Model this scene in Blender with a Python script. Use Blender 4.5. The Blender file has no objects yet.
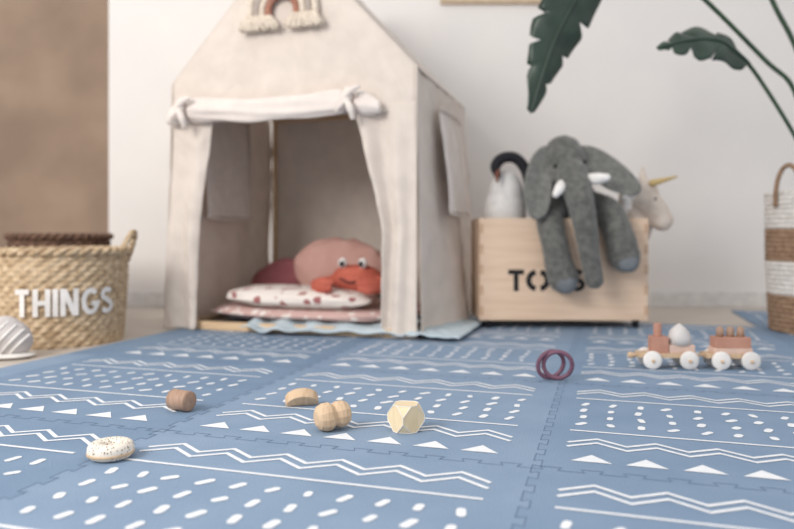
import bpy, bmesh, math, random
from mathutils import Vector, Matrix, noise, Euler
random.seed(7)
S=bpy.context.scene
S.view_settings.view_transform='Standard'
COL=S.collection
def lin(c):
    return tuple(((x/255)/12.92 if x/255<=.04045 else ((x/255+.055)/1.055)**2.4) for x in c)+(1,)
# ---------------- materials
def mat(name,c,rough=.8,c2=None,scale=20,bump=0,bscale=200,stretch=None,spec=.3,detail=3,metal=0,ramp=(.35,.65),sheen=0,trans=0):
    m=bpy.data.materials.new(name); m.use_nodes=True
    nt=m.node_tree; b=nt.nodes['Principled BSDF']
    b.inputs['Roughness'].default_value=rough
    b.inputs['Specular IOR Level'].default_value=spec
    b.inputs['Metallic'].default_value=metal
    if sheen: b.inputs['Sheen Weight'].default_value=sheen
    b.inputs['Base Color'].default_value=lin(c)
    tc=nt.nodes.new('ShaderNodeTexCoord'); mp=nt.nodes.new('ShaderNodeMapping')
    nt.links.new(tc.outputs['Object'],mp.inputs['Vector'])
    if stretch: mp.inputs['Scale'].default_value=stretch
    if c2 is None: c2=tuple(x*.93 for x in c)
    n=nt.nodes.new('ShaderNodeTexNoise'); n.inputs['Scale'].default_value=scale; n.inputs['Detail'].default_value=detail
    nt.links.new(mp.outputs[0],n.inputs['Vector'])
    r=nt.nodes.new('ShaderNodeValToRGB')
    r.color_ramp.elements[0].position=ramp[0]; r.color_ramp.elements[0].color=lin(c)
    r.color_ramp.elements[1].position=ramp[1]; r.color_ramp.elements[1].color=lin(c2)
    nt.links.new(n.outputs['Fac'],r.inputs['Fac']); nt.links.new(r.outputs['Color'],b.inputs['Base Color'])
    if bump:
        bn=nt.nodes.new('ShaderNodeBump'); bn.inputs['Strength'].default_value=bump; bn.inputs['Distance'].default_value=.004
        n2=nt.nodes.new('ShaderNodeTexNoise'); n2.inputs['Scale'].default_value=bscale; n2.inputs['Detail'].default_value=2
        nt.links.new(mp.outputs[0],n2.inputs['Vector']); nt.links.new(n2.outputs['Fac'],bn.inputs['Height'])
        nt.links.new(bn.outputs[0],b.inputs['Normal'])
    if trans:
        t=nt.nodes.new('ShaderNodeBsdfTranslucent'); mx=nt.nodes.new('ShaderNodeMixShader'); mx.inputs[0].default_value=trans
        out=[q for q in nt.nodes if q.type=='OUTPUT_MATERIAL'][0]
        nt.links.new(r.outputs['Color'],t.inputs['Color'])
        nt.links.new(b.outputs[0],mx.inputs[1]); nt.links.new(t.outputs[0],mx.inputs[2]); nt.links.new(mx.outputs[0],out.inputs['Surface'])
    return m
def spots(name,base,spot,scale=25,th=.3,rough=.85,stretch=(1,1,1),sharp=.03):
    m=bpy.data.materials.new(name); m.use_nodes=True; nt=m.node_tree; b=nt.nodes['Principled BSDF']
    b.inputs['Roughness'].default_value=rough; b.inputs['Specular IOR Level'].default_value=.2
    tc=nt.nodes.new('ShaderNodeTexCoord'); mp=nt.nodes.new('ShaderNodeMapping'); mp.inputs['Scale'].default_value=stretch; mp.inputs['Rotation'].default_value=(.3,.2,.5)
    v=nt.nodes.new('ShaderNodeTexVoronoi'); v.inputs['Scale'].default_value=scale
    r=nt.nodes.new('ShaderNodeValToRGB'); r.color_ramp.elements[0].position=th; r.color_ramp.elements[0].color=lin(spot)
    r.color_ramp.elements[1].position=th+sharp; r.color_ramp.elements[1].color=lin(base)
    nt.links.new(tc.outputs['Object'],mp.inputs[0]); nt.links.new(mp.outputs[0],v.inputs['Vector'])
    nt.links.new(v.outputs['Distance'],r.inputs['Fac']); nt.links.new(r.outputs[0],b.inputs['Base Color'])
    return m
M_wall=mat('wall_paint',(235,231,227),.9,(231,227,224),3,.05,120)
M_brown=mat('brown_plaster',(170,148,129),.9,(150,129,113),2.2,.1,60,detail=6)
M_base=mat('baseboard_paint',(227,224,221),.6)
M_floor=mat('floor_laminate',(202,193,183),.55,(188,178,167),6,.03,60,stretch=(1,8,1))
M_b1=mat('foam_blue',(128,150,175),.65,(120,143,169),7,.3,260,spec=.3)
M_b2=mat('foam_blue_b',(135,156,180),.65,(127,149,174),7,.3,260,spec=.3)
M_b3=mat('foam_blue_c',(122,145,170),.65,(115,138,164),7,.3,260,spec=.3)
M_groove=mat('foam_groove',(104,126,154),.8)
M_print=mat('foam_print',(238,240,242),.6,(228,231,236),60)
M_canvas=mat('canvas',(236,225,215),.95,(228,217,207),14,.25,500,spec=.1,sheen=.2,trans=.2)
M_canvas2=mat('canvas_roll',(239,230,223),.95,(231,221,214),20,.3,300,spec=.1,trans=.1)
M_wood=mat('pine',(220,192,156),.5,(208,177,142),8,.05,80,stretch=(1,1,10))
M_ply=mat('birch_ply',(228,202,178),.55,(218,190,165),5,.05,60,stretch=(1,1,9))
M_plyedge=mat('ply_edge',(214,182,154),.6,(194,160,132),5,stretch=(1,1,60))
M_black=mat('black_paint',(34,33,36),.6)
M_white=mat('white_paint',(238,234,230),.5)
M_ele=mat('elephant_plush',(112,112,108),.95,(90,91,88),45,.6,120,spec=.1,sheen=.35)
M_ele2=mat('elephant_ear_plush',(124,124,120),.95,(104,105,102),45,.6,120,spec=.1,sheen=.35)
M_eled=mat('elephant_pad',(122,127,132),.95,(110,115,120),40,.3,200)
M_cot=mat('cotton',(238,236,233),.95,(226,223,220),40,.5,120)
M_cream=mat('cream_plush',(220,208,196),.95,(205,192,180),30,.5,150)
M_gold=mat('gold_fabric',(206,180,126),.5,metal=.3)
M_orange=mat('orange_felt',(130,84,70),.8)
M_blk=mat('black_felt',(42,41,46),.9)
M_pink=mat('pink_cushion',(206,164,154),.95,(198,153,143),12,.3,250)
M_mar=mat('maroon_cushion',(156,96,100),.95,(142,84,90),12,.3,250)
M_crab=mat('crab_plush',(196,106,88),.95,(180,92,76),20,.4,200)
M_pad=spots('pink_leaf_fabric',(204,172,166),(232,222,216),26,.36,stretch=(1,2,1))
M_pad2=spots('cream_leaf_fabric',(232,222,214),(164,108,106),19,.30,stretch=(1,2,1))
M_blanket=mat('blue_blanket',(202,215,221),.95,(188,204,213),25,.4,150)
M_sea=mat('seagrass',(208,186,156),.85,(166,141,111),45,.5,180,detail=4)
M_sead=mat('dark_wicker',(122,94,78),.85,(84,64,54),45,.5,180)
M_ropew=mat('white_rope',(228,223,217),.9,(208,202,195),60,.4,300)
M_ropeb=mat('jute_rope',(168,139,114),.95,(136,109,87),60,.5,300)
M_leaf=mat('leaf_green',(46,66,54),.4,(32,51,41),12,.1,60,spec=.5)
M_stem=mat('stem_green',(60,82,62),.5,(50,68,52),20)
M_soil=mat('soil',(70,54,44),1,(48,38,32),60,.8,80)
M_terra=mat('terracotta_paint',(192,144,125),.55,(182,134,115),30)
M_blush=mat('blush_paint',(224,194,178),.55)
M_grey=mat('grey_paint',(212,208,205),.5)
M_beech=mat('beech',(214,187,156),.5,(198,169,138),30,.05,100,stretch=(6,1,1))
M_walnut=mat('brown_wood',(176,146,125),.55,(158,128,109),30,.05,100,stretch=(6,1,1))
M_maple=mat('maple',(234,215,180),.45,(226,205,168),30,stretch=(1,6,1))
M_mauve=mat('mauve_ring',(124,88,104),.4,(112,78,95),20)
M_speck=spots('speckled_cream',(236,227,214),(96,78,68),230,.27,.5)
M_slip=mat('slipper_felt',(200,194,192),.95,(188,182,180),30,.3,200)
M_frame=mat('frame_wood',(206,184,160),.5,(190,166,140),20)
M_r1=mat('yarn_cream',(226,214,198),.95,(204,190,174),80,.6,200)
M_r3=mat('yarn_rust',(176,128,110),.95,(156,108,92),80,.6,200)
M_r4=mat('yarn_grey',(184,172,164),.95,(162,150,142),80,.6,200)
# ---------------- helpers
def empty(name):
    e=bpy.data.objects.new(name,None); e.empty_display_size=.05; COL.objects.link(e); return e
FT=bpy.data.textures.new('fuzz','CLOUDS'); FT.noise_scale=.012; FT.noise_depth=2
def fin(name,bm,mats,parent=None,smooth=True,remesh=0,solid=0,bevel=0,ssm=0,normals=True,fuzz=0):
    if normals and bm.faces: bmesh.ops.recalc_face_normals(bm,faces=bm.faces)
    me=bpy.data.meshes.new(name); bm.to_mesh(me); bm.free()
    if not isinstance(mats,(list,tuple)): mats=[mats]
    for m in mats: me.materials.append(m)
    if smooth: me.polygons.foreach_set('use_smooth',[True]*len(me.polygons))
    o=bpy.data.objects.new(name,me); COL.objects.link(o)
    if parent: o.parent=parent
    if remesh:
        r=o.modifiers.new('r','REMESH'); r.mode='VOXEL'; r.voxel_size=remesh; r.use_smooth_shade=True
        s=o.modifiers.new('s','SMOOTH'); s.factor=.5; s.iterations=ssm or 4
    if fuzz:
        s=o.modifiers.new('f','DISPLACE'); s.texture=FT; s.strength=fuzz; s.mid_level=.5
    if solid:
        s=o.modifiers.new('so','SOLIDIFY'); s.thickness=solid; s.offset=0
    if bevel:
        b=o.modifiers.new('b','BEVEL'); b.width=bevel; b.segments=3; b.limit_method='ANGLE'
    return o
def box(bm,x0,x1,y0,y1,z0,z1,mi=0,M=None):
    vs=[bm.verts.new((x,y,z)) for x in (x0,x1) for y in (y0,y1) for z in (z0,z1)]
    if M: 
        for v in vs: v.co=M@v.co
    for f in ((0,1,3,2),(4,6,7,5),(0,4,5,1),(2,3,7,6),(0,2,6,4),(1,5,7,3)):
        bm.faces.new([vs[i] for i in f]).material_index=mi
def ell(bm,c,r,rot=(0,0,0),mi=0,seg=28,ring=18,warp=None):
    n0=len(bm.faces)
    g=bmesh.ops.create_uvsphere(bm,u_segments=seg,v_segments=ring,radius=1)
    R=Euler(rot).to_matrix()
    for v in g['verts']:
        p=v.co.copy()
        if warp: p=warp(p)
        v.co=Vector(c)+R@Vector((p.x*r[0],p.y*r[1],p.z*r[2]))
    bm.faces.ensure_lookup_table()
    for f in bm.faces[n0:]: f.material_index=mi
def cr(pts,n):
    P=[Vector(p) for p in pts]; P=[2*P[0]-P[1]]+P+[2*P[-1]-P[-2]]
    out=[]
    for i in range(1,len(P)-2):
        for k in range(n):
            t=k/n; a,b,c,d=P[i-1:i+3]
            out.append(.5*((2*b)+(c-a)*t+(2*a-5*b+4*c-d)*t*t+(3*b-a-3*c+d)*t**3))
    out.append(P[-2]); return out
def tube(bm,pts,rad,seg=14,n=6,mi=0,cap=True):
    pts=[Vector(p) for p in pts]
    if not isinstance(rad,(list,tuple)): rad=[rad]*len(pts)
    C=cr(pts,n); R=[v.x for v in cr([(r,0,0) for r in rad],n)]
    if cap:
        def capl(p,d,r):
            L=[]
            for k in range(1,5):
                a=k/4*math.pi/2*.97
                L.append((p+d*r*math.sin(a),r*math.cos(a)))
            return L
        d0=(C[0]-C[1]).normalized(); d1=(C[-1]-C[-2]).normalized()
        a=capl(C[0],d0,R[0])[::-1]; b=capl(C[-1],d1,R[-1])
        C=[x[0] for x in a]+C+[x[0] for x in b]; R=[x[1] for x in a]+R+[x[1] for x in b]
    up=None; rings=[]
    for i,p in enumerate(C):
        t=(C[min(i+1,len(C)-1)]-C[max(i-1,0)]).normalized()
        if up is None:
            up=Vector((0,0,1)) if abs(t.z)<.9 else Vector((0,1,0))
        s=t.cross(up).normalized(); up=s.cross(t).normalized()
        rings.append([bm.verts.new(p+(s*math.cos(a)+up*math.sin(a))*R[i]) for a in [2*math.pi*k/seg for k in range(seg)]])
    for i in range(len(rings)-1):
        for k in range(seg):
            f=bm.faces.new((rings[i][k],rings[i][(k+1)%seg],rings[i+1][(k+1)%seg],rings[i+1][k])); f.material_index=mi
    bm.faces.new(rings[0]).material_index=mi; bm.faces.new(rings[-1][::-1]).material_index=mi
def lathe(bm,prof,seg=48,c=(0,0,0),mi=0,rf=None,M=None):
    rings=[]
    for j,(r,z) in enumerate(prof):
        ring=[]
        for k in range(seg):
            a=2*math.pi*k/seg; rr=r if rf is None else rf(r,z,a,j)
            p=Vector((rr*math.cos(a),rr*math.sin(a),z))
            if M: p=M@p
            ring.append(bm.verts.new(p+Vector(c)))
        rings.append(ring)
    for i in range(len(rings)-1):
        for k in range(seg):
            f=bm.faces.new((rings[i][k],rings[i][(k+1)%seg],rings[i+1][(k+1)%seg],rings[i+1][k])); f.material_index=mi(i) if callable(mi) else mi
    return rings
def grid(bm,f,nu,nv,mi=0):
    V=[[bm.verts.new(f(i/nu,j/nv)) for j in range(nv+1)] for i in range(nu+1)]
    for i in range(nu):
        for j in range(nv):
            bm.faces.new((V[i][j],V[i+1][j],V[i+1][j+1],V[i][j+1])).material_index=mi
def ribbon(bm,pts,w,mp,mi=0,sub=1):
    P=[Vector((p[0],p[1])) for p in pts]
    if sub>1:
        Q=[]
        for a,b in zip(P[:-1],P[1:]): Q+=[a+(b-a)*k/sub for k in range(sub)]
        P=Q+[P[-1]]
    L=[];R_=[]
    for i,p in enumerate(P):
        d0=(P[i]-P[i-1]).normalized() if i>0 else (P[1]-P[0]).normalized()
        d1=(P[i+1]-P[i]).normalized() if i<len(P)-1 else d0
        n0=Vector((-d0.y,d0.x)); n1=Vector((-d1.y,d1.x)); m=(n0+n1)
        if m.length<1e-4: m=n0
        m.normalize(); s=w/2/max(.35,m.dot(n0))
        L.append(bm.verts.new(mp(*(p+m*s)))); R_.append(bm.verts.new(mp(*(p-m*s))))
    for i in range(len(P)-1):
        bm.faces.new((R_[i],R_[i+1],L[i+1],L[i])).material_index=mi
def capsule(bm,a,b,w,mp,mi=0):
    a=Vector(a);b=Vector(b);d=(b-a).normalized(); t0=math.atan2(d.y,d.x); vs=[]
    for k in range(7): 
        t=t0-math.pi/2+math.pi*k/6; vs.append(bm.verts.new(mp(b.x+w/2*math.cos(t),b.y+w/2*math.sin(t))))
    for k in range(7):
        t=t0+math.pi/2+math.pi*k/6; vs.append(bm.verts.new(mp(a.x+w/2*math.cos(t),a.y+w/2*math.sin(t))))
    bm.faces.new(vs).material_index=mi
def arc(cx,cy,rx,ry,a0,a1,n=12):
    return [(cx+rx*math.cos(math.radians(a0+(a1-a0)*k/n)),cy+ry*math.sin(math.radians(a0+(a1-a0)*k/n))) for k in range(n+1)]
FZ=-.006   # bare floor level; mat top is z=0
WY=3.41
# ---------------- room
bm=bmesh.new(); box(bm,-5,4.2,-2,5,FZ-.1,FZ); fin('floor',bm,M_floor,smooth=False)
bm=bmesh.new(); box(bm,-1.425,4.2,WY,WY+.14,FZ,2.7); fin('wall_back',bm,M_wall,smooth=False)
bm=bmesh.new(); box(bm,-5,-.9,4.3,4.42,FZ,2.7); fin('wall_left',bm,M_brown,smooth=False)
bm=bmesh.new(); box(bm,-1.425,4.2,WY-.014,WY,FZ,.07); fin('baseboard_back',bm,M_base,smooth=False,bevel=.003)
# ---------------- play mat
CA,SA=.9563,.2924
def UV(u,v,z=0): return Vector((u*CA+v*SA,-u*SA+v*CA,z))
U0,V0,PU,PV=-.11,1.05,.66,.62
bm=bmesh.new(); 
nt_=11
def edge(n,L):
    out=[(0,0)]
    p=L/n;h=.013
    for i in range(n):
        b=i*p
        out+=[(b+.28*p,0),(b+.20*p,h),(b+.72*p,h),(b+.64*p,0)]
    out.append((L,0)); return out
cells=[(i,j) for i in range(-2,4) for j in range(-3,3)]+[(i,3) for i in range(1,4)]
cs=set(cells)
for (i,j) in cells:
    u0=U0+i*PU; v0=V0+j*PV
    hb=edge(nt_,PU) if (i,j-1) in cs else [(0,0),(PU,0)]
    ht=edge(nt_,PU) if (i,j+1) in cs else [(0,0),(PU,0)]
    vl=edge(nt_,PV) if (i-1,j) in cs else [(0,0),(PV,0)]
    vr=edge(nt_,PV) if (i+1,j) in cs else [(0,0),(PV,0)]
    P=[(u0+a,v0+b) for a,b in hb][:-1]+[(u0+PU+b,v0+a) for a,b in vr][:-1]+[(u0+a,v0+PV+b) for a,b in ht][::-1][:-1]+[(u0+b,v0+a) for a,b in vl][::-1][:-1]
    f=bm.faces.new([bm.verts.new(UV(a,b)) for a,b in P]); f.material_index=(i*2+j*3)%3
    mpg=lambda x,y:UV(x,y,.0004)
    if (i,j-1) in cs: ribbon(bm,[(u0+a,v0+b) for a,b in hb],.0015,mpg,3)
    if (i-1,j) in cs: ribbon(bm,[(u0+b,v0+a) for a,b in vl],.0015,mpg,3)
    B=[UV(u0,v0,-.0008),UV(u0+PU,v0,-.0008),UV(u0+PU,v0+PV,-.0008),UV(u0,v0+PV,-.0008)]
    tv=[bm.verts.new(p) for p in B]; bv=[bm.verts.new((p.x,p.y,FZ)) for p in B]
    for k in range(4): bm.faces.new((tv[k],tv[(k+1)%4],bv[(k+1)%4],bv[k])).material_index=0
    mpp=lambda x,y,a=u0,b=v0:UV(a+x,b+y,.0008)
    xa,xb=.045,.612
    n=7; st=(xb-xa)/n
    for k in range(n):
        cx=xa+st*(k+.5)
        bm.faces.new([bm.verts.new(mpp(*q)) for q in ((cx-.031,.052),(cx+.031,.052),(cx,.088))]).material_index=4
    for zc in (.152,.543):
        for off in (-.0115,.0115):
            m=12
            zz=[(xa+(xb-xa)*k/m, zc+off+(.0155 if k%2 else -.0155)) for k in range(m+1)]
            ribbon(bm,zz,.0072,mpp,4)
    for yc in (.224,.476): ribbon(bm,[(xa,yc),(xb,yc)],.0065,mpp,4,sub=6)
    for r,yc in enumerate((.272,.323,.374,.425)):
        for k in range(11):
            cx=xa+.02+(xb-xa-.04)*k/10+random.uniform(-.004,.004)
            L=random.uniform(.004,.008); tl=random.uniform(-.002,.006)
            capsule(bm,(cx-tl,yc-L),(cx+tl,yc+L),random.uniform(.011,.014),mpp,4)
for j in range(-3,3):
    v0=V0+j*PV; u1=U0-2*PU; u2=u1-.10
    a=[UV(u2,v0),UV(u1,v0),UV(u1,v0+PV),UV(u2,v0+PV)]
    bm.faces.new([bm.verts.new(p) for p in a]).material_index=(j+1)%3
    bm.faces.new([bm.verts.new(p) for p in (UV(u2,v0,FZ),UV(u2,v0),UV(u2,v0+PV),UV(u2,v0+PV,FZ))]).material_index=0
for f in bm.faces:
    f.normal_update()
    if f.normal.z<-.5: f.normal_flip()
fin('play_mat',bm,[M_b1,M_b2,M_b3,M_groove,M_print],smooth=False,normals=False)
# ---------------- play tent
TA=math.radians(17); TO=Vector((-.843,2.605,0)); TX=Vector((math.cos(TA),-math.sin(TA),0)); TYv=Vector((math.sin(TA),math.cos(TA),0))
def T(x,y,z): return TO+TX*x+TYv*y+Vector((0,0,z))
W,D,EH,AH=.95,.80,.918,1.43
tent=empty('play_tent')
def nz(x,y,z,s): return noise.noise(Vector((x*s,y*s,z*s)))
def wr(p,amp,s=5,seed=0):
    # ridged creases plus soft undulation, like creased cotton canvas
    a=noise.noise(Vector((p[0]*s+seed,p[1]*s,p[2]*s*.35)))*amp
    q=Vector((p[0]*s*1.5+p[2]*s*.9+seed,p[1]*s*1.5+p[2]*s*.5,p[2]*s*.8))
    c=(1-abs(noise.noise(q))*2.4)
    return a+max(0,c-.45)*amp*.55+noise.noise(q*2.6)*amp*.25
def roofz(x): return AH-(AH-EH)*abs(x-W/2)/(W/2)
bm=bmesh.new()
def fg(u,v):
    x=u*W; z0=.77; z1=roofz(x); z=z0+(z1-z0)*v
    return T(x,-.006-abs(wr((x,0,z),.013*min(1,(z1-z)*8),6,3)),z)
grid(bm,fg,80,60)
def fl(u,v):
    z=.003+v*.787
    x=u*(.175-.022*math.sin(v*math.pi)-(.035*(1-v)))
    k=(1-v)**.7
    return T(x-.014*(1-v),-.008-.03*(1-v)-.020*k*math.sin(u*9+v*2)*u-wr((x,1,z),.015,7,9),z)
grid(bm,fl,30,60)
def fr(u,v):
    z=.006+v*.794
    t=1-v
    xe=.715+.125*min(1,(t/.55))**.75-.02*max(0,t-.6)
    x=xe+(W+.008*t-xe)*u
    fold=.020*math.sin(u*11+t*3)*(1-u)
    return T(x,-.010-fold-.012*t-wr((x,2,z),.018*(1-u*.6),8,5),z)
grid(bm,fr,36,60)
def rs(u,v):
    y=u*D; z=.006+v*(EH-.006); t=1-v
    out=(.085*t**1.6)*math.sin(min(1,u*1.15)*math.pi*.55)+.020*math.sin(u*12+t*2)*t
    return T(W+out+wr((y,3,z),.020,6,1)*min(1,u*8+.1),y,z)
grid(bm,rs,50,60)
def ls(u,v):
    y=u*D; z=.012+v*(EH-.012)
    return T(-.006-.008*(1-v)+wr((y,6,z),.016,6,12),y,z)
grid(bm,ls,36,50)
def bk(u,v):
    x=u*W; z=.012+(roofz(x)-.012)*v
    return T(x,D+wr((x,5,z),.014,6,2)*.6,z)
grid(bm,bk,50,50)
for sgn in (0,1):
    def rf(u,v,s=sgn):
        x=(W/2*(1-v)) if s==0 else W/2*(1+v)
        sag=.018*math.sin(v*math.pi)*math.sin(u*math.pi)
        return T(x,u*D,roofz(x)-sag+.001)
    grid(bm,rf,24,24)
bmesh.ops.remove_doubles(bm,verts=bm.verts,dist=.0004)
fin('canvas_shell',bm,M_canvas,tent,solid=.002)
bm=bmesh.new()
tube(bm,[T(W+.003,-.010-.012*(1-z/EH),z) for z in (.01,.3,.6,EH)],.0035,8)
tube(bm,[T(-.012*(1-z/EH),-.008-.03*(1-z/EH),z) for z in (.01,.3,.6,EH)],.003,8)
tube(bm,[T(W+.002,y,EH) for y in (0,.34,D)],.004,8)
tube(bm,[T(0,-.005,EH),T(W/2,-.005,AH),],.004,8)
tube(bm,[T(W,-.005,EH),T(W/2,-.005,AH),],.004,8)
tube(bm,[T(W/2,0,AH),T(W/2,D,AH),],.004,8)
fin('seams',bm,M_canvas,tent)
bm=bmesh.new()
def fw(u,v):
    y=.22+u*.36; z=.43+v*.38; t=1-v
    return T(W+.028+.034*t+.014*math.sin(u*9+v*2)*t+wr((y,3,z),.010,9,4),y,z)
grid(bm,fw,20,24)
fin('side_window_flap',bm,M_canvas2,tent,solid=.004)
bm=bmesh.new()
tube(bm,[T(W+.034,.22,.81),T(W+.040,.38,.815),T(W+.034,.58,.81)],.006,8)
tube(bm,[T(W+.070,.22,.43),T(W+.074,.38,.42),T(W+.066,.58,.43)],.005,8)
for yy in (.33,.46):
    tube(bm,[T(W+.044,yy,.80),T(W+.074,yy+.01,.70),T(W+.088,yy+.015,.58)],.004,6)
fin('window_hem',bm,M_canvas,tent)
bm=bmesh.new()
def fp(u,v):
    y=.16+u*.36; z=.42+v*.42; t=1-v
    return T(.024+.02*t+.006*math.sin(u*8+1)*t,y,z)
grid(bm,fp,16,20); fin('inner_window_flap',bm,M_canvas2,tent,solid=.004)
bm=bmesh.new(); tube(bm,[T(.048,.16,.42),T(.052,.33,.41),T(.048,.52,.42)],.006,8)
tube(bm,[T(.032,.16,.84),T(.048,.16,.42)],.004,8); tube(bm,[T(.032,.52,.84),T(.048,.52,.42)],.004,8)
fin('inner_window_hem',bm,M_canvas,tent)
# rolled front curtain
bm=bmesh.new()
n=90;seg=32;rings=[]
for i in range(n+1):
    s=i/n; x=.005+s*.83
    k0,k1=.085,.87
    pinch=1-.55*math.exp(-((s-k0)/.02)**2)-.55*math.exp(-((s-k1)/.02)**2)
    if s<.05: pinch*=.55+s/.05*.45
    if s>.93: pinch*=.45+(1-s)/.07*.55
    zc=.812-.002*s-.014*math.sin(max(0,min(1,(s-k0)/(k1-k0)))*math.pi)-(.03*(1-s/k0) if s<k0 else 0)-(.03*((s-k1)/(1-k1)) if s>k1 else 0)
    ring=[]
    for k in range(seg):
        a=2*math.pi*k/seg
        w=1+.07*math.sin(a*4+s*7)+.07*math.sin(a*7-s*9)+.18*nz(s*4,math.cos(a),math.sin(a),1.5)
        ring.append(bm.verts.new(T(x,-.040+.024*math.cos(a)*pinch*w,zc+.041*math.sin(a)*pinch*w)))
    rings.append(ring)
for i in range(n):
    for k in range(seg): bm.faces.new((rings[i][k],rings[i][(k+1)%seg],rings[i+1][(k+1)%seg],rings[i+1][k]))
bm.faces.new(rings[0]);bm.faces.new(rings[-1])
fin('rolled_curtain',bm,M_canvas2,tent)
bm=bmesh.new()
for xx in (.076,.727):
    tube(bm,[T(xx-.004,-.02,.85),T(xx-.002,-.060,.84),T(xx,-.071,.81),T(xx+.002,-.060,.78),T(xx+.004,-.02,.772)],[.010,.013,.015,.013,.010],12)
    ell(bm,T(xx,-.079,.812),(.019,.012,.021),(0,.4,0))
    tube(bm,[T(xx,-.083,.815),T(xx+.022,-.085,.835),T(xx+.044,-.080,.845)],[.010,.012,.007],8)
    tube(bm,[T(xx,-.083,.805),T(xx+.018,-.087,.775),T(xx+.022,-.077,.745)],[.010,.013,.009],8)
    tube(bm,[T(xx,-.083,.805),T(xx-.018,-.085,.785),T(xx-.034,-.075,.770)],[.008,.010,.006],8)
fin('curtain_ties',bm,M_canvas2,tent)
bm=bmesh.new()
for (x,y) in ((.018,.018),(W-.018,.018),(.03,D-.03),(W-.03,D-.03)):
    tube(bm,[T(x,y,.0),T(x,y,EH-.01)],.011,12,2,cap=False)
for y in (.018,D-.03):
    tube(bm,[T(.02,y,EH-.02),T(W-.02,y,EH-.02)],.010,12,2)
    tube(bm,[T(.02,y,EH-.02),T(W/2,y,AH-.02)],.010,12,2); tube(bm,[T(W-.02,y,EH-.02),T(W/2,y,AH-.02)],.010,12,2)
tube(bm,[T(W/2,0.01,AH-.02),T(W/2,D-.02,AH-.02)],.010,12,2)
fin('frame_poles',bm,M_wood,tent)
bm=bmesh.new()
TM=Matrix.Translation(TO)@Matrix.Rotation(-TA,4,'Z')
box(bm,.06,W-.03,-.016,.010,.0005,.030,0,TM); box(bm,.06,W-.03,D-.04,D-.018,.0005,.024,0,TM)
box(bm,.012,.034,.02,D-.03,.0005,.024,0,TM); box(bm,W-.034,W-.012,.02,D-.03,.0005,.024,0,TM)
fin('base_rails',bm,M_wood,tent,smooth=False,bevel=.003)
# ---------------- rainbow ornament
rb=empty('rainbow_wall_hanging')
cx=.468; cz=1.145
for k,(r,m) in enumerate(((.126,M_r1),(.102,M_r4),(.078,M_r1),(.054,M_r3))):
    bm=bmesh.new()
    pts=[T(cx-r,-.032,cz-.035)]+[T(cx+r*math.cos(a),-.032,cz+r*math.sin(a)) for a in [math.pi-math.pi*q/10 for q in range(11)]]+[T(cx+r,-.032,cz-.035)]
    C=cr(pts,6)
    tube(bm,C[::1],[.0125+.0016*math.sin(i*2.2) for i in range(len(C))],10,1)
    fin('yarn_arc_%d'%(k+1),bm,m,rb)
bm=bmesh.new()
for sx in (-1,1):
    for k in range(170):
        r=.042+.092*random.random(); x=cx+sx*r+random.uniform(-.005,.005); y=-.034+random.uniform(-.018,.004)
        z=cz-.022; L=random.uniform(.032,.046); sp=(r-.09)*.5*sx+random.uniform(-.006,.006)
        tube(bm,[T(x,y,z),T(x+sp*.5,y-.004,z-L*.5),T(x+sp,y-.002,z-L)],[.004,.006,.005],5,2)
fin('tassels',bm,M_r1,rb)
# ---------------- things inside tent
def cushion(name,c,r,m,rot=(0,0,0),amp=.06,p=.6,parent=None,seed=0):
    bm=bmesh.new()
    def w(v):
        s=lambda t:math.copysign(abs(t)**p,t)
        q=Vector((s(v.x),s(v.y),v.z))
        q*=1+noise.noise(v*2.2+Vector((seed,0,0)))*amp
        q.z*=1+noise.noise(v*5+Vector((seed,3,0)))*amp*1.6
        return q
    ell(bm,c,r,rot,seg=56,ring=36,warp=w)
    return fin(name,bm,m,parent)
cushion('floor_cushion',T(.47,.32,.056),(.41,.27,.030),M_pad,(0,0,-TA),p=.45,seed=3)
cushion('leaf_print_pillow',T(.46,.145,.119),(.29,.115,.036),M_pad2,(.05,.02,-TA+.03),p=.55,seed=8)
cushion('round_pink_cushion',T(.48,.48,.213),(.20,.07,.125),M_pink,(-.2,0,-TA+.1),p=.9,seed=1)
cushion('maroon_cushion',T(.19,.52,.155),(.15,.06,.080),M_mar,(-.2,-.3,-TA),p=.75,seed=5)
crab=empty('crab_plush')
cc=T(.665,.20,.180)
KS=1.1
def C(x,y,z): return cc+TX*x*KS+TYv*y+Vector((0,0,z*KS))
bm=bmesh.new()
ell(bm,C(0,0,.0),(.112,.07,.048),(.1,0,-TA))
ell(bm,C(0,-.01,.022),(.09,.055,.036),(0,0,-TA))
for sx in (-1,1):
    tube(bm,[C(sx*.08,-.02,0),C(sx*.125,-.06,-.01),C(sx*.11,-.10,-.014)],[.02,.02,.022],12)
    tube(bm,[C(sx*.11,-.10,-.014),C(sx*.075,-.125,-.004),C(sx*.045,-.13,-.0)],[.026,.024,.011],12)
    tube(bm,[C(sx*.11,-.10,-.016),C(sx*.08,-.13,-.024),C(sx*.05,-.135,-.022)],[.022,.018,.009],12)
    for k in range(3):
        tube(bm,[C(sx*.07,.0+.03*k,-.015),C(sx*(.13+.01*k),.0+.035*k,-.010),C(sx*(.15),-.01+.035*k,-.020)],[.013,.012,.009],10)
    tube(bm,[C(sx*.032,-.03,.03),C(sx*.036,-.045,.055)],[.015,.015],10)
fin('body',bm,M_crab,crab,remesh=.005)
bm=bmesh.new(); bm2=bmesh.new()
for sx in (-1,1):
    ell(bm,C(sx*.036,-.052,.060),(.017,.015,.019)); ell(bm2,C(sx*.034,-.067,.058),(.009,.005,.011))
fin('eyes',bm,M_white,crab); fin('pupils',bm2,M_black,crab)
bm=bmesh.new(); tube(bm,[C(-.04,-.068,.008),C(0,-.076,-.004),C(.04,-.068,.008)],.003,8); fin('mouth',bm,M_black,crab)
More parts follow.
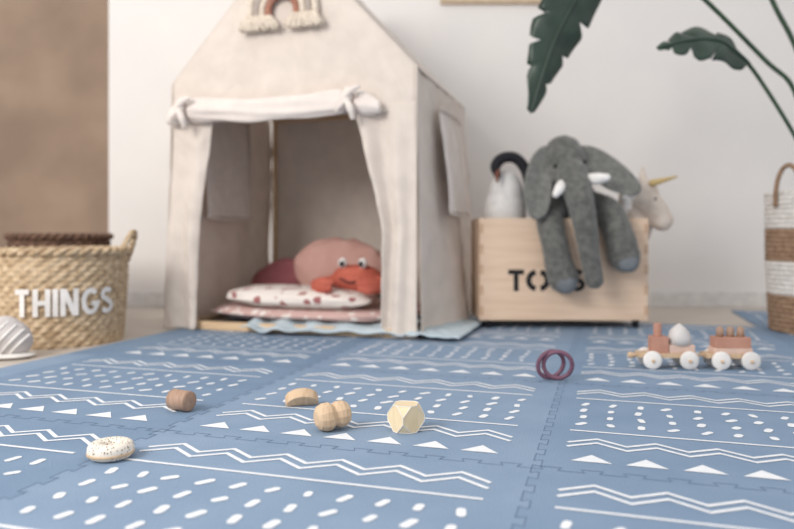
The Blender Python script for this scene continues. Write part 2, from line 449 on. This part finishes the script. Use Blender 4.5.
# blanket
bm=bmesh.new()
def bl(u,v):
    x=.32+u*.60; y=-.07+v*.3-.02*math.sin(u*6)
    z=.014+.014*(1+nz(u*9,v*4,0,1))+.006*math.sin(u*30+v*5)
    if y<-.015: z=max(.006,z*.75)
    return T(x,y,z)
grid(bm,bl,70,24)
def bl2(u,v):
    x=W-.02+u*.18; y=-.06+v*.5
    return T(x,y,.012+.011*(1+nz(u*5,v*9,4,1))*(1-u*.6))
grid(bm,bl2,20,40)
fin('blue_blanket',bm,M_blanket,solid=.004)
# ---------------- toy box
tb=empty('wooden_toy_box')
X0,X1,Y0,Y1,Z0,Z1=.308,.935,2.57,2.87,.032,.413
bm=bmesh.new(); t=.014
box(bm,X0,X1,Y0,Y0+t,Z0,Z1); box(bm,X0,X1,Y1-t,Y1,Z0,Z1)
box(bm,X0,X0+t,Y0+t,Y1-t,Z0,Z1); box(bm,X1-t,X1,Y0+t,Y1-t,Z0,Z1); box(bm,X0+t,X1-t,Y0+t,Y1-t,Z0,Z0+t)
fin('box_panels',bm,M_ply,tb,smooth=False,bevel=.0015)
bm=bmesh.new()
for k in range(5):
    z=Z0+(Z1-Z0)*(k*2+.5)/10
    box(bm,X0-.0006,X0+t,Y0-.0006,Y0+t,z,z+.036); box(bm,X1-t,X1+.0006,Y0-.0006,Y0+t,z,z+.036)
fin('finger_joints',bm,M_plyedge,tb,smooth=False)
bm=bmesh.new()
for x in (X0+.035,X1-.035):
    for y in (Y0+.035,Y1-.035):
        M=Matrix.Rotation(math.pi/2,3,'Y')
        lathe(bm,[(.001,-.009),(.012,-.009),(.0145,-.005),(.0145,.005),(.012,.009),(.001,.009)],20,(x,y,.015),M=M)
        box(bm,x-.012,x+.012,y-.014,y+.014,.024,.0325)
fin('castors',bm,M_black,tb,smooth=False)
bm=bmesh.new()
h=.080; w=.018
def tl(ox): return lambda x,y:Vector((ox+x,Y0-.0012,.141+y))
lx=.414
f=tl(lx); ribbon(bm,[(0,h-w/2),(.0205,h-w/2)],w,f); ribbon(bm,[(.0385,h-w/2),(.059,h-w/2)],w,f); ribbon(bm,[(.0295,h),(.0295,0)],w,f)
f=tl(lx+.070)
ribbon(bm,arc(.037,h/2,.031,h/2-w/2,100,260,14),w*1.1,f); ribbon(bm,arc(.045,h/2,.031,h/2-w/2,80,-80,14),w*1.1,f)
f=tl(lx+.162); ribbon(bm,[(0,h),(.028,h*.45),(.028,0)],w,f); ribbon(bm,[(.060,h),(.040,h*.58)],w,f)
f=tl(lx+.23); ribbon(bm,arc(.026,h*.72,.02,h*.2,30,270,12)+arc(.026,h*.3,.022,h*.21,90,-150,12)[1:],w*.9,f)
fin('stencil_lettering',bm,M_black,tb,smooth=False,normals=False)
# ---------------- elephant
el=empty('elephant_plush')
k=.00372
def E(x,y,Y): return Vector(((x-397)*k,Y,.35+(235-y)*k))
bm=bmesh.new()   # torso and limbs
ell(bm,E(583,222,2.70),(.13,.10,.14))
ell(bm,E(578,198,2.68),(.10,.08,.09))
tube(bm,[E(556,208,2.63),E(549,220,2.56),E(552,245,2.52),E(556,265,2.515),E(560,277,2.515)],[.05,.050,.048,.052,.057],18)
tube(bm,[E(598,205,2.63),E(608,214,2.56),E(614,236,2.51),E(619,256,2.51)],[.055,.056,.054,.058],18)
fin('body',bm,M_ele,el,remesh=.0045,fuzz=.006)
bm=bmesh.new()   # head and trunk, one surface
ell(bm,E(567,164,2.60),(.084,.085,.096))
ell(bm,E(566,149,2.61),(.066,.07,.056))
ell(bm,E(554,178,2.56),(.032,.04,.036)); ell(bm,E(584,175,2.56),(.034,.04,.036))
tube(bm,[E(569,176,2.535),E(572,198,2.465),E(576,222,2.45),E(580,248,2.45),E(584,268,2.455),E(586,278,2.46)],[.062,.050,.043,.037,.033,.033],20,8)
fin('head_and_trunk',bm,M_ele,el,remesh=.0045,fuzz=.006)
def earmesh(name,P,c2,thick):
    bm=bmesh.new(); pts=[Vector(p) for p in P]; cen=sum(pts,Vector())/len(pts)
    C=cr(pts+[pts[0]],5)[:-1]
    for side in (-1,1):
        prev=None
        for q in (1,.93,.8,.55,.25):
            off=Vector((0,side*thick*math.sqrt(max(0,1-q*q))+ (1-q)*c2,0))
            ring=[bm.verts.new(cen+(p-cen)*q+off) for p in C]
            if prev:
                for i in range(len(ring)): bm.faces.new((prev[i],prev[(i+1)%len(ring)],ring[(i+1)%len(ring)],ring[i]))
            prev=ring
        bm.faces.new(prev)
    bmesh.ops.remove_doubles(bm,verts=bm.verts,dist=.0003)
    return fin(name,bm,M_ele2,el)
earmesh('ear_left',[E(551,144,2.59),E(541,147,2.58),E(530,160,2.56),E(522,185,2.53),E(522,207,2.50),E(530,220,2.49),E(541,216,2.49),E(547,200,2.50),E(550,180,2.53),E(552,160,2.57)],.030,.010)
earmesh('ear_right',[E(583,144,2.60),E(596,146,2.59),E(612,156,2.57),E(628,172,2.54),E(636,188,2.51),E(628,197,2.50),E(612,194,2.50),E(598,188,2.50),E(588,176,2.53),E(584,160,2.57)],.030,.010)
bm=bmesh.new()
tube(bm,[E(559,184,2.505),E(554,190,2.47),E(549,196,2.455)],[.017,.020,.013],12)
tube(bm,[E(583,180,2.50),E(590,181,2.465),E(597,180,2.45)],[.018,.021,.014],12)
fin('tusks',bm,M_cot,el)
bm=bmesh.new(); ell(bm,E(553,167,2.530),(.007,.006,.007)); ell(bm,E(582,163,2.528),(.007,.006,.007)); fin('eyes',bm,M_black,el)
bm=bmesh.new(); ell(bm,E(561,282,2.482),(.038,.026,.036)); ell(bm,E(620,262,2.475),(.038,.026,.034)); fin('foot_pads',bm,M_eled,el)
# ---------------- swan plush
sw=empty('swan_plush'); k2=.00394
def E2(x,y,Y=2.72): return Vector(((x-397)*k2,Y,.35+(235-y)*k2))
bm=bmesh.new()
ell(bm,E2(505,214),(.082,.075,.13)); ell(bm,E2(506,196),(.070,.065,.10)); ell(bm,E2(506,184,2.71),(.05,.045,.055))
fin('body',bm,M_cot,sw,remesh=.006)
bm=bmesh.new()
tube(bm,[E2(495,177,2.65),E2(493,168,2.65),E2(500,160,2.66),E2(512,159,2.67),E2(521,167,2.67),E2(526,180,2.67),E2(528,205,2.67)],[.013,.020,.021,.021,.021,.021,.022],14)
fin('neck',bm,M_blk,sw)
bm=bmesh.new(); tube(bm,[E2(495,173,2.64),E2(494,178,2.635),E2(494,183,2.63)],[.010,.008,.005],10); fin('beak',bm,M_orange,sw)
# ---------------- unicorn plush
un=empty('unicorn_plush')
bm=bmesh.new()
ell(bm,E2(634,222,2.74),(.080,.06,.12)); ell(bm,E2(639,196,2.72),(.078,.06,.074)); 
tube(bm,[E2(642,200,2.71),E2(652,211,2.69),E2(658,220,2.68)],[.058,.050,.044],14)
tube(bm,[E2(624,182,2.72),E2(618,173,2.72)],[.022,.010],10)
tube(bm,[E2(642,182,2.71),E2(642,167,2.71)],[.020,.006],10)
fin('body',bm,M_cream,un,remesh=.006,fuzz=.004)
bm=bmesh.new(); 
tube(bm,[E2(648,184,2.67),E2(659,181,2.66),E2(670,178,2.655)],[.014,.009,.004],12); fin('horn',bm,M_gold,un)
bm=bmesh.new()
for q in range(9): ell(bm,E2(630-q*1.2+random.uniform(-2,2),180+q*4,2.675),(.02,.016,.02))
fin('mane',bm,M_cot,un)
bm=bmesh.new(); ell(bm,E2(649,200,2.652),(.005,.004,.005)); fin('eye',bm,M_black,un)
# ---------------- things basket (seagrass)
def woven(name,c,rt,rb_,h,mt,rows,n,parent,amp=.006):
    bm=bmesh.new(); prof=[]; N=rows*6
    for i in range(N+1):
        f=i/N; prof.append((rb_+(rt-rb_)*math.sin(f*math.pi/2),f*h))
    def rfun(r,z,a,j):
        row=j/6; ph=math.pi*(int(row)%2)
        return r+amp*math.sin(n*a+ph)*abs(math.sin(math.pi*row))+.002*abs(math.sin(math.pi*row))+.0015*nz(a*6,z*30,0,2)
    lathe(bm,prof,n*8,c,rf=rfun)
    lathe(bm,[(rt-.012,h),(rt-.014,h*.6),(rb_-.014,.02),(.001,.02)],64,c)
    for q in range(2):
        pts=[Vector(c)+Vector(((rt+.002+.007*math.cos(a*20+q*math.pi))*math.cos(a),(rt+.002+.007*math.cos(a*20+q*math.pi))*math.sin(a),h+.006*math.sin(a*20+q*math.pi))) for a in [2*math.pi*i/240 for i in range(241)]]
        tube(bm,pts,.0085,8,1)
    return fin(name,bm,mt,parent)
tbk=empty('things_basket'); BC=Vector((-1.142,2.335,FZ)); 
woven('woven_body',BC,.215,.197,.303,M_sea,19,34,tbk,.0045)
bm=bmesh.new()
for a in (math.radians(8),math.radians(188)):
    d=Vector((math.cos(a),math.sin(a),0)); s=Vector((-d.y,d.x,0))
    for q in range(2):
        pts=[]
        for i in range(31):
            f=i/30; al=math.pi*f
            p=BC+d*(.205+.035*math.sin(al))+s*(.06*math.cos(al))+Vector((0,0,.27+.095*math.sin(al)))
            tw=f*30+q*math.pi; p=p+d*.005*math.cos(tw)+Vector((0,0,.005*math.sin(tw))); pts.append(p)
        tube(bm,pts,.007,8,1)
fin('handles',bm,M_sea,tbk)
bm=bmesh.new(); H=.086; ang0=math.atan2(-BC.y,-BC.x)
def cyl(ox): 
    def f(x,y):
        s=(ox+x)*.93-.130; z=.103+y; r=.197+.018*math.sin(min(1,z/.303)*math.pi/2)+.0095
        a=ang0+s/r
        return Vector((BC.x+r*math.cos(a),BC.y+r*math.sin(a),FZ+z))
    return f
w=.0165
f=cyl(0); ribbon(bm,[(0,H-w/2),(.046,H-w/2)],w,f,sub=6); ribbon(bm,[(.023,H-w),(.023,0)],w,f,sub=4)
f=cyl(.066); ribbon(bm,[(0,H),(0,0)],w,f,sub=4); ribbon(bm,[(.038,H),(.038,0)],w,f,sub=4); ribbon(bm,[(.008,H/2),(.030,H/2)],w*.9,f,sub=5)
f=cyl(.127); ribbon(bm,[(0,H),(0,0)],w,f,sub=4)
f=cyl(.150); ribbon(bm,[(0,0),(0,H)],w,f,sub=4); ribbon(bm,[(.004,H-.004),(.036,.004)],w,f,sub=5); ribbon(bm,[(.040,0),(.040,H)],w,f,sub=4)
f=cyl(.213); ribbon(bm,arc(.026,H/2,.024,H/2-w/2,45,330,16)+[(.05,H*.42),(.028,H*.42)],w*.95,f)
f=cyl(.281); ribbon(bm,arc(.02,H*.72,.018,H*.18,30,270,12)+arc(.02,H*.28,.02,H*.19,90,-150,12)[1:],w*.95,f)
fin('things_lettering',bm,M_white,tbk,smooth=False,normals=False)
db=empty('wicker_basket'); woven('woven_body',Vector((-1.375,2.82,FZ)),.185,.165,.35,M_sead,19,28,db)
# ---------------- slipper
sl=empty('slipper')
sc=Vector((-1.118,1.99,FZ))
bm=bmesh.new()
RS=Euler((0,.55,.25)); R=RS.to_matrix()
def sw_(v):
    q=v.copy(); q.z*= 1+.25*max(0,-q.x)
    return q
ell(bm,sc+Vector((0,0,.062)),(.066,.045,.052),RS[:],warp=sw_)
fin('upper',bm,M_slip,sl)
bm=bmesh.new(); ell(bm,sc+Vector((0,0,.010)),(.070,.048,.010),(0,0,.25)); fin('sole',bm,M_white,sl)
bm=bmesh.new()
for q in (-.45,-.1,.25,.55):
    pts=[]
    for i in range(11):
        a=math.radians(-55+110*i/10); rr=math.sqrt(1-q*q)
        v=sw_(Vector((q+.15*math.sin(a),-rr*math.cos(a),rr*math.sin(a))))
        pts.append(sc+Vector((0,0,.062))+R@Vector((v.x*.067,v.y*.047,v.z*.053)))
    tube(bm,pts,.0035,6,2)
fin('stripes',bm,M_white,sl)
# ---------------- striped rope basket + plant
pb=empty('striped_rope_basket'); PC=Vector((1.545,2.50,0)); PR=.185; PH=.505
bm=bmesh.new(); N=240; prof=[(PR*(.93+.07*math.sin(min(1,i/N*1.5)*math.pi/2)),.001+i/N*PH) for i in range(N+1)]
def mi_(i):
    z=i/N
    return 1 if (z<.265 or .50<z<.735) else 0
lathe(bm,prof,72,PC,mi=mi_,rf=lambda r,z,a,j:r+.005*abs(math.sin(j*math.pi/8))+.0012*math.sin(a*60+j))
lathe(bm,[(PR+.002,PH),(PR-.014,PH+.003),(PR-.016,PH-.05),(PR-.02,.02),(.001,.02)],72,PC)
fin('coiled_body',bm,[M_ropew,M_ropeb],pb)
bm=bmesh.new()
for a in (math.radians(205),math.radians(25)):
    d=Vector((math.cos(a),math.sin(a),0)); s=Vector((-d.y,d.x,0))
    tube(bm,[PC+d*(PR+.005)+s*(.05*math.cos(al))+Vector((0,0,PH-.05+.14*math.sin(al)**.8)) for al in [math.pi*i/12 for i in range(13)]],.008,10,3)
fin('handles',bm,M_ropeb,pb)
pl=empty('potted_philodendron')
bm=bmesh.new(); lathe(bm,[(.001,.03),(.12,.03),(.15,.42),(.155,.43),(.145,.43),(.14,.40),(.001,.405)],40,PC,mi=lambda i:0 if i<4 else 1)
fin('pot_and_soil',bm,[M_terra,M_soil],pl)
base=PC+Vector((0,0,.40))
def PX(x,y,Y): kk=Y/690; return Vector(((x-397)*kk,Y,.35+(235-y)*kk))
def leaf(name,mid,width,lobes=7,depth=.45,fold=.25,nrm=Vector((0,-1,0)),seed=1,taper=.55):
    bm=bmesh.new(); C=cr(mid,20); n=len(C)-1; rnd=random.Random(seed)
    for side in (-1,1):
        prev=None; bounds=[0]
        while bounds[-1]<1.1: bounds.append(bounds[-1]+rnd.uniform(.7,1.4)/lobes)
        for i,p in enumerate(C):
            s=i/n; t=(C[min(i+1,n)]-C[max(i-1,0)]).normalized(); b=t.cross(nrm).normalized()*side; nn=b.cross(t).normalized()*side
            wd=width*(math.sin(math.pi*min(1,(s*.86+.10)))**.75)*(1-taper*s**1.5)
            for a0,a1 in zip(bounds[:-1],bounds[1:]):
                if a0<=s<a1: ph=(s-a0)/(a1-a0)
            wd*=1-depth*(max(0,(ph-.82)/.18) if ph>.82 else 0)-depth*.3*(max(0,(.12-ph)/.12))
            if i==n: wd=.001
            row=[]
            for q in range(6):
                f=q/5
                pos=p+b*wd*f+t*wd*f*.5+ nrm*(-fold*wd*f*f)+nn*.006*math.sin(s*25+f*4)*f
                row.append(bm.verts.new(pos))
            if prev:
                for q in range(5): bm.faces.new((prev[q],prev[q+1],row[q+1],row[q]))
            prev=row
    tube(bm,[p-nrm*-.002 for p in C[::10]],[.005]*len(C[::10]),8,3)
    bmesh.ops.remove_doubles(bm,verts=bm.verts,dist=.0002)
    fin(name,bm,M_leaf,pl,solid=.0015)
bm=bmesh.new()
def stem(pts,r=.008): tube(bm,[base]+pts,[r*1.3]+[r]*len(pts),10,8)
stem([PX(812,160,2.45),PX(794,90,2.43),PX(765,60,2.42),PX(703,-2,2.40),PX(650,-45,2.38),PX(606,-52,2.36)])
stem([PX(822,190,2.42),PX(796,138,2.40),PX(770,95,2.38),PX(750,66,2.36),PX(740,58,2.35)],.007)
stem([PX(820,120,2.5),PX(796,48,2.5),PX(772,0,2.5),PX(750,-60,2.5),PX(735,-130,2.5)],.009)
stem([PX(860,90,2.55),PX(900,20,2.6),PX(930,-60,2.6)])
stem([PX(850,60,2.65),PX(860,-40,2.7),PX(870,-120,2.75)])
fin('stems',bm,M_stem,pl)
leaf('leaf_1',[PX(612,-60,2.36),PX(580,-8,2.36),PX(553,44,2.37),PX(531,112,2.38)],.115,5,.45,.3,Vector((.3,-1,.1)).normalized(),1,.55)
leaf('leaf_2',[PX(749,64,2.35),PX(722,42,2.33),PX(692,40,2.31),PX(658,48,2.30)],.105,4,.6,.3,Vector((.1,-.8,.6)).normalized(),2,.7)
leaf('leaf_3',[PX(735,-130,2.5),PX(700,-170,2.48),PX(640,-180,2.45),PX(590,-150,2.42)],.16,7,.5,.3,Vector((.1,-.5,.8)).normalized(),3)
leaf('leaf_4',[PX(930,-60,2.6),PX(960,-80,2.5),PX(1000,-60,2.4),PX(1020,0,2.35)],.16,7,.5,.3,Vector((.1,-.6,.7)).normalized(),4)
leaf('leaf_5',[PX(870,-120,2.75),PX(890,-160,2.7),PX(930,-170,2.6),PX(960,-150,2.5)],.15,7,.5,.3,Vector((.1,-.6,.7)).normalized(),5)
# ---------------- picture frame on wall
pf=empty('picture_frame')
bm=bmesh.new(); fx0,fx1,fz0,fz1=.214,.81,1.488,1.98
for (a,b,c,d) in ((fx0,fx1,fz0,fz0+.022),(fx0,fx1,fz1-.022,fz1),(fx0,fx0+.022,fz0+.022,fz1-.022),(fx1-.022,fx1,fz0+.022,fz1-.022)): box(bm,a,b,WY-.022,WY-.001,c,d)
fin('frame',bm,M_frame,pf,smooth=False,bevel=.002)
bm=bmesh.new(); box(bm,fx0+.02,fx1-.02,WY-.010,WY-.002,fz0+.02,fz1-.02); fin('print',bm,M_cream,pf,smooth=False)
# ---------------- toy train
tr=empty('wooden_toy_train')
TRM=Matrix.Translation(Vector((.620,1.83,0)))@Matrix.Rotation(math.radians(-3),4,'Z')@Matrix.Scale(.94,4)
def part(name,bm,m,smooth=False,bevel=.0015):
    for v in bm.verts: v.co=TRM@v.co
    return fin(name,bm,m,tr,smooth=smooth,bevel=bevel)
bm=bmesh.new(); box(bm,.018,.178,-.026,.026,.030,.043); box(bm,.200,.335,-.026,.026,.030,.043)
part('platforms',bm,M_beech)
bm=bmesh.new()
RX=Matrix.Rotation(math.pi/2,3,'X')
for x in (.050,.150,.236,.316):
    for y in (-.034,.034):
        lathe(bm,[(.001,-.006),(.021,-.006),(.0255,-.003),(.0255,.003),(.021,.006),(.001,.006)],32,(x,y,.0256),M=RX)
part('wheels',bm,M_white,True,0)
bm=bmesh.new()
for x in (.050,.150,.236,.316): tube(bm,[(x,-.042,.0245),(x,.042,.0245)],.005,10,2)
tube(bm,[(.018,0,.034),(.0,0,.034)],[.004,.010],10,4); tube(bm,[(.176,0,.036),(.204,0,.036)],.004,10,2)
part('axles_and_hitch',bm,M_beech,True,0)
bm=bmesh.new(); box(bm,.054,.098,-.022,.022,.043,.088); box(bm,.226,.322,-.022,.022,.058,.088); lathe(bm,[(.001,.088),(.011,.088),(.011,.124),(.001,.124)],20,(.074,0,0))
part('terracotta_blocks',bm,M_terra)
bm=bmesh.new(); box(bm,.100,.170,-.022,.022,.043,.066); box(bm,.222,.326,-.023,.023,.043,.058)
part('blush_blocks',bm,M_blush)
bm=bmesh.new(); lathe(bm,[(.001,.066),(.030,.066),(.030,.085),(.026,.102),(.014,.115),(.007,.120),(.001,.124)],32,(.134,0,0)); part('dome_block',bm,M_grey,True,0)
bm=bmesh.new()
for x in (.246,.274,.302): lathe(bm,[(.001,.088),(.0105,.088),(.0105,.104),(.008,.114),(.001,.116)],20,(x,0,0))
part('peg_passengers',bm,M_walnut,True,0)
# ---------------- rings
for q,(x,y,rz) in enumerate(((.370,1.66,.25),(.385,1.652,-.15))):
    bm=bmesh.new(); R=.0335; r=.0052
    rot=Euler((.22,0,rz)).to_matrix()
    pts=[rot@Vector((R*math.cos(a),0,R*math.sin(a))) for a in [2*math.pi*i/48 for i in range(49)]]
    mz=-min(p.z for p in pts)+r+.001
    tube(bm,[p+Vector((x,y,mz)) for p in pts],r,12,1,cap=False)
    fin('purple_ring' if q==0 else 'purple_ring.001',bm,M_mauve)
# ---------------- small wooden toys
bm=bmesh.new(); M=Matrix.Rotation(-.5,3,'Z')@Matrix.Rotation(math.pi/2,3,'Y')
lathe(bm,[(.001,-.024),(.0175,-.024),(.020,-.0215),(.020,.0215),(.0175,.024),(.001,.024)],36,(-.430,1.375,.0210),M=M)
fin('wooden_cylinder_block',bm,M_walnut)
bm=bmesh.new()
n=24
Rm=Matrix.Rotation(.25,3,'Z')@Matrix.Rotation(math.radians(38),3,'X')
P=[(.034*math.cos(math.pi*i/n),.034*math.sin(math.pi*i/n)*.82) for i in range(n+1)]
o_=Vector((-.196,1.42,.0125))
a=[bm.verts.new(o_+Rm@Vector((x,-.012,z))) for x,z in P]; b=[bm.verts.new(o_+Rm@Vector((x,.012,z))) for x,z in P]
bm.faces.new(a);bm.faces.new(b[::-1])
for i in range(n+1): bm.faces.new((a[i],a[(i+1)%(n+1)],b[(i+1)%(n+1)],b[i]))
mz=min(v.co.z for v in bm.verts)
for v in bm.verts: v.co.z-=mz-.001
fin('half_moon_block',bm,M_beech,smooth=False,bevel=.002)
bm=bmesh.new()
M=Matrix.Rotation(.5,3,'Z')@Matrix.Rotation(math.pi/2*.95,3,'Y')
lathe(bm,[(.001,-.034),(.013,-.034),(.021,-.029),(.0255,-.018),(.0255,-.009),(.020,-.001),(.020,.001),(.024,.008),(.024,.017),(.019,.027),(.011,.031),(.001,.031)],12,(-.114,1.24,.0262),M=M)
fin('wooden_bead_toy',bm,M_beech,smooth=False,bevel=.001)
gm=empty('wooden_polyhedron')
bm=bmesh.new(); s=.0235
g=bmesh.ops.create_cube(bm,size=2*s)
bmesh.ops.bevel(bm,geom=list(bm.verts),offset=s*.75,offset_type='OFFSET',segments=1,affect='VERTICES')
Rm=Matrix.Rotation(.62,3,'Z')
for v in bm.verts: v.co=Rm@v.co+Vector((.016,1.235,s+.001))
em=[(e.verts[0].co.copy(),e.verts[1].co.copy()) for e in bm.edges]
fin('body',bm,M_maple,gm,smooth=False)
bm=bmesh.new()
for p,q in em: tube(bm,[p,q],.0008,6,1)
fin('edge_lines',bm,M_white,gm)
dn=empty('donut_stacking_ring')
bm=bmesh.new(); c=Vector((-.450,1.085,.001))
n=20; prof=[]
for i in range(n+1):
    a=2*math.pi*i/n; x=math.cos(a); z=math.sin(a)
    prof.append((.0225+.0125*math.copysign(abs(x)**.8,x),.0125+.0125*math.copysign(abs(z)**.8,z)))
lathe(bm,prof,56,c,mi=0); bmesh.ops.remove_doubles(bm,verts=bm.verts,dist=.0001)
fin('ring',bm,M_speck,dn)
bm=bmesh.new(); lathe(bm,[(.0346,.006),(.0355,.0065),(.0355,.0105),(.0346,.011)],56,c); fin('wood_band',bm,M_beech,dn)
# ---------------- lights
w=bpy.data.worlds.new('W'); S.world=w; w.use_nodes=True
bg=w.node_tree.nodes['Background']; bg.inputs[0].default_value=(.98,.97,.98,1); bg.inputs[1].default_value=.90
def area(name,loc,tgt,size,e,col,sy=None):
    l=bpy.data.lights.new(name,'AREA'); l.energy=e; l.size=size; l.color=col
    if sy: l.shape='RECTANGLE'; l.size_y=sy
    o=bpy.data.objects.new(name,l); COL.objects.link(o); o.location=loc
    o.rotation_euler=(Vector(tgt)-Vector(loc)).to_track_quat('-Z','Y').to_euler(); return o
area('window_light',(-2.1,-.3,1.9),(.4,3,.4),1.3,84,(1,.96,.91),1.3)
# ---------------- camera
cam=bpy.data.cameras.new('camera'); co=bpy.data.objects.new('camera',cam); COL.objects.link(co)
co.location=(0,0,.35); co.rotation_euler=(math.pi/2,0,0)
cam.sensor_width=36; cam.lens=690/794*36; cam.shift_y=-29.5/794
cam.dof.use_dof=True; cam.dof.focus_distance=1.25; cam.dof.aperture_fstop=2.1
cam.clip_start=.02
S.camera=co
